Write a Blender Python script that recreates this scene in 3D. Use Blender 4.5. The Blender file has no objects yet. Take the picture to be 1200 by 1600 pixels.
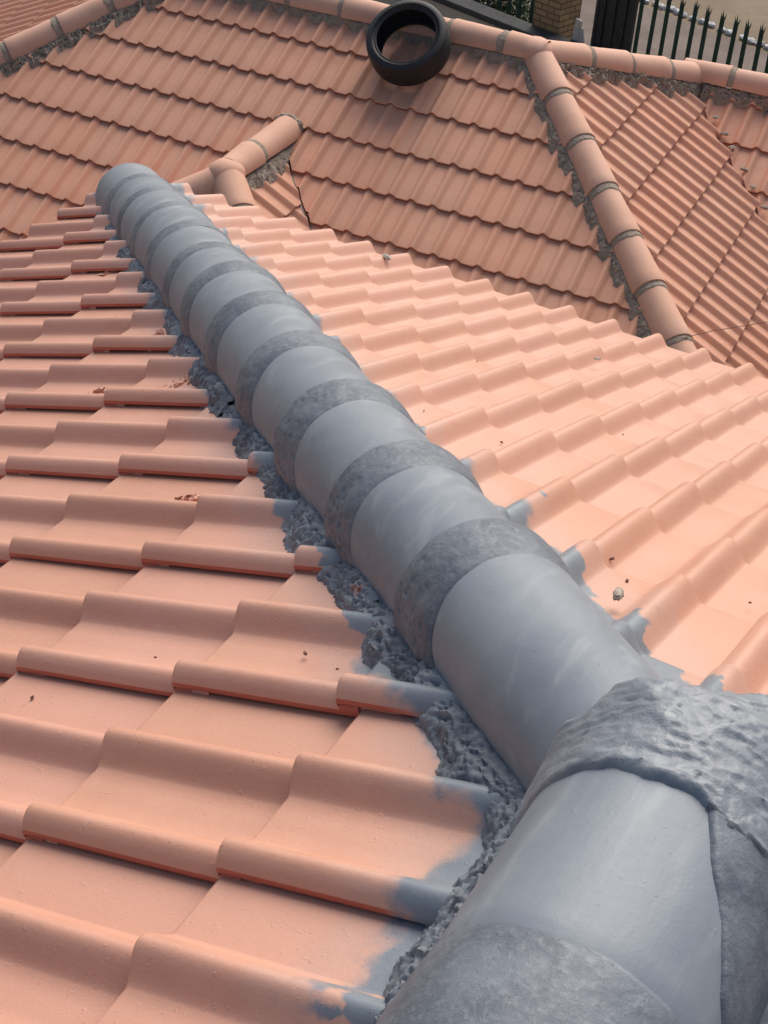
import bpy, bmesh, math
import numpy as np
from mathutils import Vector, Matrix
R = math.radians
sc = bpy.context.scene
COL = sc.collection

# ------------------------------------------------------------------ camera
CP = (0.25711, -1.10164, 1.15047)
YAW, PIT, ROL, FPX = 0.472715, 0.925141, 0.076535, 2322.88
cam = bpy.data.cameras.new('camera'); cob = bpy.data.objects.new('camera', cam); COL.objects.link(cob)
cob.matrix_world = Matrix.Translation(CP) @ Matrix.Rotation(YAW, 4, 'Z') @ Matrix.Rotation(PIT, 4, 'X') @ Matrix.Rotation(ROL, 4, 'Z')
cam.sensor_fit = 'VERTICAL'; cam.sensor_height = 36.0; cam.sensor_width = 27.0
cam.lens = FPX * 36 / 1600.0
cam.clip_start = 0.05; cam.clip_end = 2000
sc.camera = cob

# ------------------------------------------------------------------ world, sun, exposure
SUN_EL, SUN_AZ = R(47), R(-8)          # azimuth measured from +Y, negative towards -X
w = bpy.data.worlds.new("World"); sc.world = w; w.use_nodes = True
nt = w.node_tree; nt.nodes.clear()
sky = nt.nodes.new('ShaderNodeTexSky'); sky.sky_type = 'NISHITA'; sky.sun_disc = False
sky.sun_elevation = SUN_EL; sky.sun_rotation = SUN_AZ
sky.air_density = 1.0; sky.dust_density = 4.0; sky.ozone_density = 1.0
bg = nt.nodes.new('ShaderNodeBackground'); bg.inputs['Strength'].default_value = 0.095
wo = nt.nodes.new('ShaderNodeOutputWorld')
nt.links.new(sky.outputs[0], bg.inputs[0]); nt.links.new(bg.outputs[0], wo.inputs[0])
sl = bpy.data.lights.new('sun', 'SUN'); sl.energy = 2.3; sl.angle = R(52); sl.color = (1, .95, .88)
so = bpy.data.objects.new('sun', sl); COL.objects.link(so)
sd = Vector((math.sin(SUN_AZ) * math.cos(SUN_EL), math.cos(SUN_AZ) * math.cos(SUN_EL), math.sin(SUN_EL)))
so.rotation_euler = sd.to_track_quat('Z', 'Y').to_euler()
sc.view_settings.view_transform = 'Standard'; sc.view_settings.look = 'None'
sc.view_settings.exposure = 0.40; sc.view_settings.gamma = 1
sc.render.engine = 'CYCLES'

# ------------------------------------------------------------------ numpy noise
def _h(i, j, k):
    n = (i * 374761393 + j * 668265263 + k * 2147483647) & 0xffffffff
    n = ((n ^ (n >> 13)) * 1274126177) & 0xffffffff
    n = ((n ^ (n >> 16)) * 2246822519) & 0xffffffff
    return ((n ^ (n >> 15)) & 0xffffff) / float(0xffffff)
def vn(P, sc_):
    P = np.asarray(P, float) * sc_ + 1000.0
    I = np.floor(P).astype(np.int64); F = P - I; F = F * F * (3 - 2 * F)
    out = 0
    for a in (0, 1):
        for b in (0, 1):
            for c in (0, 1):
                wgt = (F[..., 0] if a else 1 - F[..., 0]) * (F[..., 1] if b else 1 - F[..., 1]) * (F[..., 2] if c else 1 - F[..., 2])
                out = out + wgt * _h(I[..., 0] + a, I[..., 1] + b, I[..., 2] + c)
    return out * 2 - 1
def fbm(P, s, o=3):
    r = 0; a = 1; t = 0
    for i in range(o):
        r = r + a * vn(np.asarray(P) + 7.3 * i, s); t += a; a *= .5; s *= 2.1
    return r / t
def worley(P, s):
    P = np.asarray(P, float) * s + 500.0
    I = np.floor(P).astype(np.int64); best = np.full(P.shape[:-1], 9.0); sec = best.copy()
    for a in (-1, 0, 1):
        for b in (-1, 0, 1):
            for c in (-1, 0, 1):
                J = I + np.array([a, b, c])
                q = np.stack([_h(J[..., 0], J[..., 1], J[..., 2]), _h(J[..., 1], J[..., 2], J[..., 0] + 17), _h(J[..., 2] + 5, J[..., 0], J[..., 1])], -1)
                d = np.linalg.norm(J + q - P, axis=-1)
                sec = np.where(d < best, best, np.minimum(sec, d)); best = np.minimum(best, d)
    return best, sec

# ------------------------------------------------------------------ node helpers
class NB:
    def __init__(s, name):
        s.m = bpy.data.materials.new(name); s.m.use_nodes = True; s.t = s.m.node_tree
        s.b = s.t.nodes['Principled BSDF']; s.geo = None
    def n(s, ty, **kw):
        x = s.t.nodes.new(ty)
        for k, v in kw.items(): setattr(x, k, v)
        return x
    def put(s, a, inp):
        if hasattr(a, 'type') and hasattr(a, 'node'): s.t.links.new(a, inp)
        else: inp.default_value = a
    def pos(s):
        if not s.geo: s.geo = s.n('ShaderNodeNewGeometry')
        return s.geo.outputs['Position']
    def noise(s, scale, detail=4, rough=.55, vec=None, out='Fac', dist=0.0):
        x = s.n('ShaderNodeTexNoise'); s.put(vec if vec is not None else s.pos(), x.inputs['Vector'])
        x.inputs['Scale'].default_value = scale; x.inputs['Detail'].default_value = detail; x.inputs['Roughness'].default_value = rough
        x.inputs['Distortion'].default_value = dist
        return x.outputs[out]
    def vor(s, scale, feature='F1', vec=None, out='Distance'):
        x = s.n('ShaderNodeTexVoronoi', feature=feature); s.put(vec if vec is not None else s.pos(), x.inputs['Vector'])
        x.inputs['Scale'].default_value = scale
        return x.outputs[out]
    def math(s, op, a, b=0.0, clamp=False):
        x = s.n('ShaderNodeMath', operation=op, use_clamp=clamp); s.put(a, x.inputs[0]); s.put(b, x.inputs[1]); return x.outputs[0]
    def mr(s, v, a, b, c=0.0, d=1.0, smooth=True):
        x = s.n('ShaderNodeMapRange', interpolation_type='SMOOTHSTEP' if smooth else 'LINEAR')
        s.put(v, x.inputs[0])
        for i, q in zip((1, 2, 3, 4), (a, b, c, d)): s.put(q, x.inputs[i])
        return x.outputs[0]
    def mix(s, f, a, b, bl='MIX'):
        x = s.n('ShaderNodeMix', data_type='RGBA', blend_type=bl)
        s.put(f, x.inputs[0]); s.put(a, x.inputs[6]); s.put(b, x.inputs[7]); return x.outputs[2]
    def bump(s, h, st, dist, prev=None):
        x = s.n('ShaderNodeBump'); x.inputs['Strength'].default_value = st; x.inputs['Distance'].default_value = dist
        s.put(h, x.inputs['Height'])
        if prev is not None: s.t.links.new(prev, x.inputs['Normal'])
        return x.outputs[0]
    def out(s, col, rough, nrm=None, spec=.5):
        s.put(col, s.b.inputs['Base Color']); s.put(rough, s.b.inputs['Roughness'])
        s.b.inputs['Specular IOR Level'].default_value = spec
        if nrm is not None: s.t.links.new(nrm, s.b.inputs['Normal'])
        return s.m
def C(r, g, b): return (r, g, b, 1)
GREY = C(.235, .262, .285); GREY_D = C(.17, .19, .215)
SALM = C(.64, .305, .205)

TN_ = math.tan(.387243)
def mat_near():
    b = NB('salmon_roof_paint'); P = b.pos()
    sep = b.n('ShaderNodeSeparateXYZ'); b.put(P, sep.inputs[0]); x, y = sep.outputs[0], sep.outputs[1]
    # distance (plan) to the three coated ridge lines
    h1 = b.math('MULTIPLY', b.math('ABSOLUTE', b.math('ADD', x, y)), .7071)
    xo = b.math('SUBTRACT', x, .05); yp = b.math('MAXIMUM', b.math('ADD', y, .05), 0.0)
    rd = b.math('SQRT', b.math('ADD', b.math('MULTIPLY', xo, xo), b.math('MULTIPLY', yp, yp)))
    h3 = b.math('ADD', b.math('MULTIPLY', b.math('ABSOLUTE', b.math('SUBTRACT', b.math('SUBTRACT', y, x), -.10)), .7071),
                b.math('MULTIPLY', b.math('LESS_THAN', x, 0.0), 5.0))
    wide = b.math('MULTIPLY', b.mr(y, .45, 1.1, .058, -.012), b.math('GREATER_THAN', b.math('ADD', x, y), 0.0))
    h1 = b.math('SUBTRACT', h1, wide); rd = b.math('SUBTRACT', rd, .014)
    pl = b.math('MULTIPLY', b.math('MINIMUM', x, b.math('MULTIPLY', y, -1.0)), TN_)
    roll = b.mr(b.math('SUBTRACT', sep.outputs[2], pl), .004, .018, 0.0, b.mr(y, .5, 1.3, .020, .010))
    d = b.math('MINIMUM', b.math('MINIMUM', h1, rd), h3)
    d = b.math('SUBTRACT', d, roll)
    n1 = b.noise(6, 3, .6); n2 = b.noise(28, 3, .6)
    d = b.math('SUBTRACT', d, b.math('MULTIPLY', b.math('SUBTRACT', n1, .5), .12))
    d = b.math('SUBTRACT', d, b.math('MULTIPLY', b.math('SUBTRACT', n2, .5), .055))
    wd = b.mr(b.noise(3.3, 1), .40, .6, .006, .036)
    m = b.mr(d, .143, b.math('ADD', .143, wd), 1.0, 0.0)
    # a splash of the grey on the right slope
    vd = b.n('ShaderNodeVectorMath', operation='DISTANCE'); b.put(P, vd.inputs[0]); vd.inputs[1].default_value = (-.425, .803, -.306)
    dd = b.math('ADD', vd.outputs['Value'], b.math('MULTIPLY', b.math('SUBTRACT', b.noise(70, 2), .5), .02))
    m = b.math('MAXIMUM', m, b.mr(dd, .010, .0115, 1.0, 0.0))
    # chalky fade, drips of film, fine dust
    at = b.n('ShaderNodeAttribute', attribute_name='tone')
    big = b.noise(1.7, 4, .6); fine = b.noise(220, 2, .6)
    c = b.mix(b.mr(big, .3, .7), C(.57, .275, .175), C(.615, .312, .207))
    c = b.mix(b.mr(at.outputs['Fac'], 0, 1, 0, .5), c, C(.63, .325, .235))
    c = b.mix(b.mr(b.noise(9, 5, .7), .56, .72, 0, .35), c, C(.64, .35, .265))
    c = b.mix(b.mr(fine, .60, .8, 0, .4), c, C(.40, .20, .14))
    c = b.mix(b.mr(b.noise(2.6, 8, .72), .50, .72, 0, .30), c, C(.50, .235, .165))
    c = b.mix(b.mr(b.noise(75, 5, .75), .55, .75, 0, .30), c, C(.68, .38, .29))
    # thin places where the old red tile shows
    c = b.mix(b.mr(b.noise(45, 3, .7), .70, .76, 0, .7), c, C(.50, .20, .14))
    under = b.mr(d, .20, .25, .35, 0.0)
    c = b.mix(under, c, C(.52, .34, .28))
    c = b.mix(m, c, b.mix(b.mr(n2, .35, .65), C(.20, .232, .262), C(.17, .197, .23)))
    # shade and red bounce light painted into the lip, butt and recess faces
    lp = b.n('ShaderNodeAttribute', attribute_name='lap_shade')
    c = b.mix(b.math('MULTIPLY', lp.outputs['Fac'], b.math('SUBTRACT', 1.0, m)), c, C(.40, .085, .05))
    r = b.mr(b.noise(14, 3), .3, .7, .42, .58)
    nb = b.bump(b.noise(380, 3, .7), .35, .0009)
    nb = b.bump(b.noise(120, 3, .6), .25, .0012, nb)
    nb = b.bump(b.noise(22, 3, .5), .3, .003, nb)
    nb = b.bump(b.mr(b.noise(95, 2, .5), .66, .74), .35, .0012, nb)
    b.b.inputs['Coat Weight'].default_value = .45; b.b.inputs['Coat Roughness'].default_value = .38
    return b.out(c, r, nb, .5)
def mat_far():
    b = NB('weathered_terracotta_tile')
    at = b.n('ShaderNodeAttribute', attribute_name='tone')
    c = b.mix(b.mr(b.noise(1.3, 4, .6), .3, .7), C(.67, .325, .205), C(.71, .36, .235))
    c = b.mix(b.mr(at.outputs['Fac'], 0, 1, 0, .6), c, C(.64, .35, .235))
    c = b.mix(b.mr(b.noise(5, 6, .7), .54, .78, 0, .3), c, C(.54, .27, .17))
    c = b.mix(b.mr(b.noise(60, 4, .7), .55, .75, 0, .25), c, C(.36, .19, .14))
    c = b.mix(b.mr(b.noise(31, 4, .7), .66, .74, 0, .3), c, C(.52, .36, .28))
    lp = b.n('ShaderNodeAttribute', attribute_name='lap_shade')
    c = b.mix(b.math('MULTIPLY', lp.outputs['Fac'], .85), c, C(.26, .085, .05))  # gap shadow at far butts and laps, painted in as dark brown
    nb = b.bump(b.noise(120, 3, .7), .35, .002)
    return b.out(c, b.mr(b.noise(20, 3), .3, .7, .6, .8), nb, .3)
def mat_far_cap():
    b = NB('faded_terracotta_cap')
    c = b.mix(b.mr(b.noise(2.1, 4, .6), .3, .7), C(.64, .36, .245), C(.68, .40, .29))
    c = b.mix(b.mr(b.noise(9, 6, .7), .5, .75, 0, .5), c, C(.50, .29, .215))
    c = b.mix(b.mr(b.noise(50, 4, .7), .62, .78, 0, .5), c, C(.36, .24, .19))
    nb = b.bump(b.noise(130, 3, .7), .3, .002)
    return b.out(c, .72, nb, .3)
def mat_grey():
    b = NB('grey_coated_cap'); v = b.n('ShaderNodeMapping'); b.put(b.pos(), v.inputs[0])
    v.inputs['Rotation'].default_value = (0, 0, R(-45)); v.inputs['Scale'].default_value = (1, .18, 1)
    st = b.noise(26, 4, .6, v.outputs[0])
    c = b.mix(b.mr(b.noise(4, 4, .6), .3, .7), C(.175, .203, .235), C(.232, .26, .288))
    c = b.mix(b.mr(st, .52, .7, 0, .6), c, C(.285, .312, .332))
    c = b.mix(b.mr(b.noise(60, 5, .8), .62, .72, 0, .5), c, C(.15, .17, .2))
    c = b.mix(b.mr(b.noise(11, 5, .75), .58, .7, 0, .35), c, C(.17, .195, .22))
    nb = b.bump(b.noise(300, 3, .6), .25, .0007)
    nb = b.bump(b.noise(18, 4, .6), .35, .003, nb)
    nb = b.bump(st, .4, .002, nb)
    nb = b.bump(b.mr(b.noise(75, 2, .5), .70, .76), .3, .0008, nb)
    return b.out(c, b.mr(st, .3, .7, .40, .58), nb, .5)
def mat_greymortar():
    b = NB('grey_coated_mortar')
    n = b.noise(90, 5, .75)
    c = b.mix(b.mr(b.noise(12, 5, .7), .35, .65), C(.105, .122, .147), C(.165, .187, .215))
    c = b.mix(b.mr(n, .50, .66, 0, .4), c, C(.23, .26, .285))
    c = b.mix(b.mr(b.noise(170, 3, .7), .62, .72, 0, .6), c, C(.05, .055, .07))
    nb = b.bump(n, .5, .003)
    nb = b.bump(b.noise(28, 4, .6, dist=.6), .35, .005, nb)
    return b.out(c, b.mr(n, .3, .7, .62, .42), nb, .45)
def mat_greybed():
    b = NB('grey_coated_mortar_bed')
    n = b.noise(70, 5, .7)
    c = b.mix(b.mr(b.noise(10, 4, .7), .35, .65), C(.12, .137, .16), C(.20, .223, .25))
    c = b.mix(b.mr(n, .52, .7, 0, .5), c, C(.27, .295, .315))
    c = b.mix(b.mr(b.noise(120, 3, .7), .60, .70, 0, .5), c, C(.05, .055, .07))
    c = b.mix(b.mr(b.noise(16, 3, .6), .66, .72, 0, .8), c, C(.36, .13, .09))
    nb = b.bump(n, .6, .003)
    return b.out(c, b.mr(n, .3, .7, .75, .58), nb, .35)
def mat_greycoat():
    b = NB('grey_coated_rough_skin')
    n = b.noise(60, 4, .6)
    c = b.mix(b.mr(b.noise(9, 5, .7), .3, .7), C(.185, .208, .235), C(.245, .27, .295))
    c = b.mix(b.mr(b.noise(150, 3, .7), .62, .70, 0, .6), c, C(.08, .09, .11))
    nb = b.bump(n, .5, .004)
    nb = b.bump(b.noise(170, 3, .6), .3, .0015, nb)
    return b.out(c, b.mr(n, .3, .7, .55, .36), nb, .5)
def mat_farmortar():
    b = NB('raw_cement_mortar')
    n = b.noise(70, 5, .75)
    c = b.mix(b.mr(n, .35, .65), C(.29, .235, .185), C(.43, .36, .285))
    c = b.mix(b.mr(b.noise(25, 4, .7), .55, .68, 0, .85), c, C(.48, .28, .20))
    c = b.mix(b.mr(b.noise(120, 3, .7), .60, .70, 0, .6), c, C(.07, .055, .05))
    nb = b.bump(n, .9, .01)
    return b.out(c, .85, nb, .2)
def mat_simple(name, c1, c2, scale=8, rough=.7, bs=.3, bd=.004, spec=.4, detail=5, lo=.35, hi=.65):
    b = NB(name); n = b.noise(scale, detail, .65)
    nb = b.bump(b.noise(scale * 6, 4, .65), bs, bd)
    return b.out(b.mix(b.mr(n, lo, hi), c1, c2), rough, nb, spec)
def mat_brick():
    b = NB('yellow_brick'); tc = b.n('ShaderNodeTexCoord')
    bt = b.n('ShaderNodeTexBrick'); mp = b.n('ShaderNodeMapping')
    # wrap bricks round the pillar: u = x + y, v = z
    sp = b.n('ShaderNodeSeparateXYZ'); b.put(tc.outputs['Object'], sp.inputs[0])
    cb = b.n('ShaderNodeCombineXYZ'); b.put(b.math('ADD', sp.outputs[0], sp.outputs[1]), cb.inputs[0]); b.put(sp.outputs[2], cb.inputs[1])
    b.put(cb.outputs[0], bt.inputs['Vector'])
    bt.inputs['Scale'].default_value = 1; bt.inputs['Brick Width'].default_value = .225; bt.inputs['Row Height'].default_value = .085
    bt.inputs['Mortar Size'].default_value = .009; bt.inputs['Bias'].default_value = 0
    bt.inputs['Color1'].default_value = C(.40, .27, .14); bt.inputs['Color2'].default_value = C(.28, .17, .09); bt.inputs['Mortar'].default_value = C(.10, .08, .06)
    c = b.mix(b.mr(b.noise(20, 4), .4, .7, 0, .4), bt.outputs['Color'], C(.22, .14, .08))
    nb = b.bump(bt.outputs['Fac'], -.6, .01)
    return b.out(c, .85, nb, .2)
M = dict(near=mat_near(), far=mat_far(), farcap=mat_far_cap(), grey=mat_grey(), gmort=mat_greymortar(), gbed=mat_greybed(), gcoat=mat_greycoat(), fmort=mat_farmortar(),
    deck=mat_simple('dark_underlay', C(.045, .025, .02), C(.07, .04, .03)),
    wall=mat_simple('plastered_wall', C(.42, .36, .28), C(.5, .44, .35), 3, .85),
    fascia=mat_simple('painted_fascia', C(.22, .12, .08), C(.26, .14, .1), 6, .5),
    rubber=mat_simple('tyre_rubber', C(.006, .0065, .008), C(.014, .015, .018), 30, .55, .3, .002, .5),
    green=mat_simple('dark_green_fence_paint', C(.010, .038, .027), C(.018, .06, .043), 15, .5),
    dark=mat_simple('dark_painted_steel', C(.016, .017, .018), C(.032, .033, .034), 6, .5),
    brick=mat_brick(),
    white=mat_simple('weathered_white_board', C(.45, .42, .37), C(.55, .52, .46), 12, .7),
    stone=mat_simple('whitewashed_stone', C(.42, .42, .40), C(.62, .63, .62), 9, .85, .5, .01),
    coping=mat_simple('dark_coping', C(.035, .035, .036), C(.06, .058, .058), 7, .75),
    leaf=mat_simple('shrub_leaf', C(.03, .06, .02), C(.07, .11, .045), 9, .55),
    chip=mat_simple('mortar_chip_cement', C(.25, .2, .15), C(.55, .48, .4), 120, .85, .6, .002, .3),
    crumb=mat_simple('brown_crumb', C(.10, .05, .035), C(.28, .15, .10), 200, .85, .6, .002, .3),
    smear=mat_simple('salmon_coated_crumbs', C(.52, .245, .17), C(.60, .30, .21), 40, .5, .4, .002, .5),
    wire=mat_simple('dark_wire', C(.06, .03, .025), C(.1, .05, .04), 60, .5))
def mat_ground():
    b = NB('sandy_ground')
    c = b.mix(b.mr(b.noise(.6, 6, .65), .35, .65), C(.19, .143, .095), C(.245, .19, .13))
    c = b.mix(b.mr(b.noise(9, 6, .75), .5, .72, 0, .5), c, C(.17, .13, .09))
    c = b.mix(b.mr(b.noise(40, 4, .7), .62, .7, 0, .5), c, C(.12, .09, .065))
    return b.out(c, .9, b.bump(b.noise(12, 6, .7), .5, .03), .2)
def mat_pave():
    b = NB('worn_paving')
    c = b.mix(b.mr(b.noise(1.2, 6, .65), .35, .65), C(.15, .118, .098), C(.20, .16, .135))
    c = b.mix(b.mr(b.noise(22, 5, .75), .5, .7, 0, .6), c, C(.14, .105, .085))
    return b.out(c, .88, b.bump(b.noise(30, 5, .7), .5, .015), .2)
M['ground'] = mat_ground(); M['pave'] = mat_pave()

# ------------------------------------------------------------------ object helpers
def mesh_obj(name, V, Fc, mat, parent=None, smooth=35, attr=None):
    me = bpy.data.meshes.new(name); me.from_pydata([tuple(v) for v in V], [], [tuple(f) for f in Fc]); me.materials.append(M[mat])
    if attr is not None:
        a = me.attributes.new('tone', 'FLOAT', 'FACE'); a.data.foreach_set('value', np.asarray(attr, dtype=np.float32))
    me.validate(); me.update()
    if smooth:
        me.shade_smooth(); me.set_sharp_from_angle(angle=R(smooth))
    o = bpy.data.objects.new(name, me); COL.objects.link(o)
    if parent: o.parent = parent
    return o
def empty(name, loc, label, cat, group=None, rz=0):
    o = bpy.data.objects.new(name, None); COL.objects.link(o); o.location = loc; o.rotation_euler = (0, 0, rz); o.empty_display_size = .2
    return tag(o, label, cat, group)
def tag(o, label=None, cat=None, group=None, kind=None):
    if label: o['label'] = label
    if cat: o['category'] = cat
    if group: o['group'] = group
    if kind: o['kind'] = kind
    return o
def grid_faces(nu, nv, closed=False, off=0):
    F = []
    for i in range(nu - 1):
        for j in range(nv - 1 + (1 if closed else 0)):
            a = i * nv + j; b_ = i * nv + (j + 1) % nv
            F.append((off + a, off + b_, off + b_ + nv, off + a + nv))
    return F
def box(c, s, rz=0, bev=0, tilt=None):
    bm = bmesh.new(); bmesh.ops.create_cube(bm, size=1)
    for v in bm.verts: v.co = Vector((v.co.x * s[0], v.co.y * s[1], v.co.z * s[2]))
    if bev: bmesh.ops.bevel(bm, geom=bm.edges[:], offset=bev, segments=2, affect='EDGES')
    m = Matrix.Translation(c) @ Matrix.Rotation(rz, 4, 'Z')
    if tilt: m = m @ Matrix.Rotation(tilt[0], 4, tilt[1])
    bm.transform(m)
    V = [v.co.copy() for v in bm.verts]; Fc = [[v.index for v in f.verts] for f in bm.faces]; bm.free(); return V, Fc
def join(parts):
    V = []; Fc = []
    for v, f in parts:
        o = len(V); V += list(v); Fc += [[i + o for i in q] for q in f]
    return V, Fc
rng = np.random.default_rng(5)

# ------------------------------------------------------------------ tiles
RC, RW, RH, TH = .023, .039, .0315, .013
def prof(l, RC=RC):
    h = 0
    for c in (RC, RC + .15, RC + .30):
        x = np.clip(np.abs(l - c) / RW, 0, 1)
        h = np.maximum(h, RH * (0.5 + 0.5 * np.cos(np.pi * x)) ** .75) if c < .3 else h
    return h
def tile_template(gauge, nl=46, ns=4, lip=.0095, RC=RC, TH=TH):
    ls = np.unique(np.concatenate([np.linspace(0, RC + RW, nl // 3), np.linspace(RC + RW, RC + .15 - RW, 4), np.linspace(RC + .15 - RW, RC + .15 + RW, nl // 2), np.linspace(RC + .15 + RW + .001, .335, 6)]))
    hs = prof(ls, RC)
    cols = [(.018, hs[0] - lip), (0.0, hs[0] - lip), (0.0, hs[0] - .002)] + [(max(l, .0015) if i == 0 else l, h) for i, (l, h) in enumerate(zip(ls, hs))]
    cols = np.array(cols); L = gauge + .055
    rows = [(s, 0.0) for s in np.linspace(0, L - .006, ns)] + [(L - .0025, -.0006), (L - .0006, -.0022), (L, -.0045), (L - .001, -TH), (L - .03, -TH)]
    V = []
    for s, dh in rows:
        off = (s - L) / gauge * (TH + .003) + (TH + .003)
        for l, h in cols: V.append((l, s, h + off + dh))
    V = np.array(V); F = []; G = []
    nc = len(cols)
    for i in range(len(rows) - 1):
        for j in range(nc - 1):
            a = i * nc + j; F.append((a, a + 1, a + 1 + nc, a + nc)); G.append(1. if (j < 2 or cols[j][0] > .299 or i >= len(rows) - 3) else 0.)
    return V, np.array(F), L, np.array(G)
def tile_field(name, T, parent, mat, O, down, th, gauge, r0, s_butt0, rr, ss, clips, hoff, remove=None, splits=(), jit=1.0, lod=1, seed=0, special=None, label=None):
    """O: point on the plane (3D); down: plan unit vector downhill; r = distance to the right looking upslope; s = plan distance downhill of O.
    r0 = lip phase; s_butt0 = plan distance of a butt line; rr, ss = ranges to fill; clips = [(point2d, normal2d)] keep side n.(p-q) < 0"""
    rg = np.random.default_rng(seed + 11)
    down = np.array([down[0], down[1]], float); up = -down; right = np.array([up[1], -up[0]])
    ct, st = math.cos(th), math.sin(th)
    e_s = np.array([down[0] * ct, down[1] * ct, -st]); e_r = np.array([right[0], right[1], 0.]); e_n = np.cross(e_r, -e_s)
    if e_n[2] < 0: e_n = -e_n
    nr_ = mat == 'near'
    if not nr_: r0 = r0 + .016; jit = jit * .45
    Vt, Ft, L, Gt = tile_template(gauge, 46 if lod else 26, 4 if lod else 2, .0095 if nr_ else .003, .023 if nr_ else .039, .013 if nr_ else .019)
    gp = gauge * ct; VV = []; FF = []; TT = []; GG = []; off = 0
    for i in range(int(math.floor((ss[0] - s_butt0) / gp)), int(math.ceil((ss[1] - s_butt0) / gp)) + 1):
        sb = s_butt0 + gp * i
        if sb < ss[0] or sb > ss[1] + gp * .55: continue
        rowd = rg.normal(0, .0012) * jit
        for k in range(int(math.floor((rr[0] - r0) / .3)), int(math.ceil((rr[1] - r0) / .3)) + 2):
            r = r0 + .3 * k
            c2 = np.array(O[:2]) + down * (sb - gp * .5) + right * (r - .15)
            if any((c2 - np.array(q)) @ np.array(n) > .45 for q, n in clips): continue
            ds, dr, dh, tw = rg.normal(0, .0022) * jit + rowd, rg.normal(0, .0009) * jit, abs(rg.normal(0, .0012)) * jit, rg.normal(0, .0022) * jit
            sg = sb / ct
            if special and (i, k) in special: ds += special[(i, k)][0]; dh += special[(i, k)][1]
            rl = r + dr - Vt[:, 0]; s_ = sg + ds - L + Vt[:, 1] + tw * (Vt[:, 0] - .15); h = Vt[:, 2] + hoff + dh * Vt[:, 1] / L
            VV.append(np.asarray(O)[None] + e_r[None] * rl[:, None] + e_s[None] * s_[:, None] + e_n[None] * h[:, None])
            FF.append(Ft + off); off += len(Vt); TT.append(np.full(len(Ft), rg.random())); GG.append(Gt)
    V = np.concatenate(VV); Fc = np.concatenate(FF); tt = np.concatenate(TT); gg = np.concatenate(GG)
    me = bpy.data.meshes.new(name)
    me.vertices.add(len(V)); me.vertices.foreach_set('co', V.ravel())
    me.loops.add(len(Fc) * 4); me.loops.foreach_set('vertex_index', Fc[:, ::1].ravel().astype(np.int32))
    me.polygons.add(len(Fc)); me.polygons.foreach_set('loop_start', np.arange(0, len(Fc) * 4, 4, dtype=np.int32))
    a = me.attributes.new('tone', 'FLOAT', 'FACE'); a.data.foreach_set('value', tt.astype(np.float32))
    a = me.attributes.new('lap_shade', 'FLOAT', 'FACE'); a.data.foreach_set('value', gg.astype(np.float32))
    me.update(); me.validate()
    bm = bmesh.new(); bm.from_mesh(me)
    for q, n in clips:
        bmesh.ops.bisect_plane(bm, geom=bm.verts[:] + bm.edges[:] + bm.faces[:], plane_co=(q[0], q[1], 0), plane_no=(n[0], n[1], 0), clear_outer=True, dist=1e-6)
    for q, n in splits:
        bmesh.ops.bisect_plane(bm, geom=bm.verts[:] + bm.edges[:] + bm.faces[:], plane_co=(q[0], q[1], 0), plane_no=(n[0], n[1], 0), dist=1e-6)
    if remove:
        kill = [f for f in bm.faces if remove(f.calc_center_median())]
        bmesh.ops.delete(bm, geom=kill, context='FACES')
    # tile normals should face up
    f0 = max(bm.faces, key=lambda f: f.calc_area()); f0.normal_update()
    if f0.normal.z < 0: bmesh.ops.reverse_faces(bm, faces=bm.faces[:])
    bm.to_mesh(me); bm.free()
    me.transform(Matrix(T)) if T is not None else None
    me.materials.append(M[mat]); me.shade_smooth(); me.set_sharp_from_angle(angle=R(38))
    o = bpy.data.objects.new(name, me); COL.objects.link(o); o.parent = parent
    if label: o['label'] = label
    return o

# ------------------------------------------------------------------ ridge caps
def frame(A, B):
    A, B = np.asarray(A, float), np.asarray(B, float); d = B - A; Ln = np.linalg.norm(d); d /= Ln
    lat = np.cross(d, [0, 0, 1]); lat /= np.linalg.norm(lat); up = np.cross(lat, d); return A, d, lat, up, Ln
def cap_mesh(A, B, r0, r1, thick=.012, ang=98, na=56, ns=14, wob=.0012, seed=0, T=None, sq=1.0):
    """half-round cap, A = hidden (upper) end radius r0, B = exposed lower end radius r1"""
    A, d, lat, up, L = frame(A, B)
    a = np.radians(np.linspace(-ang, ang, na))
    ring = [(s, r0 + (r1 - r0) * s / L) for s in np.linspace(0, L - .004, ns)]
    ring += [(L - .0012, r1 - .001), (L, r1 - .004), (L, r1 - thick), (L - .06, r1 - thick - .001)]
    V = []
    for s, r in ring:
        P = A + d * s + lat[None] * (np.sin(a) * r)[:, None] + up[None] * (np.cos(a) * r * sq)[:, None]
        V.append(P)
    V = np.concatenate(V); nrm = V - (A + ((V - A) @ d)[:, None] * d); nrm /= np.linalg.norm(nrm, axis=1)[:, None]
    V = V + nrm * (fbm(V + seed * 3.1, 7, 3) * wob * 2)[:, None]
    if T is not None: V = V @ T[:3, :3].T + T[:3, 3]
    return V, grid_faces(len(ring), na)
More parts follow.
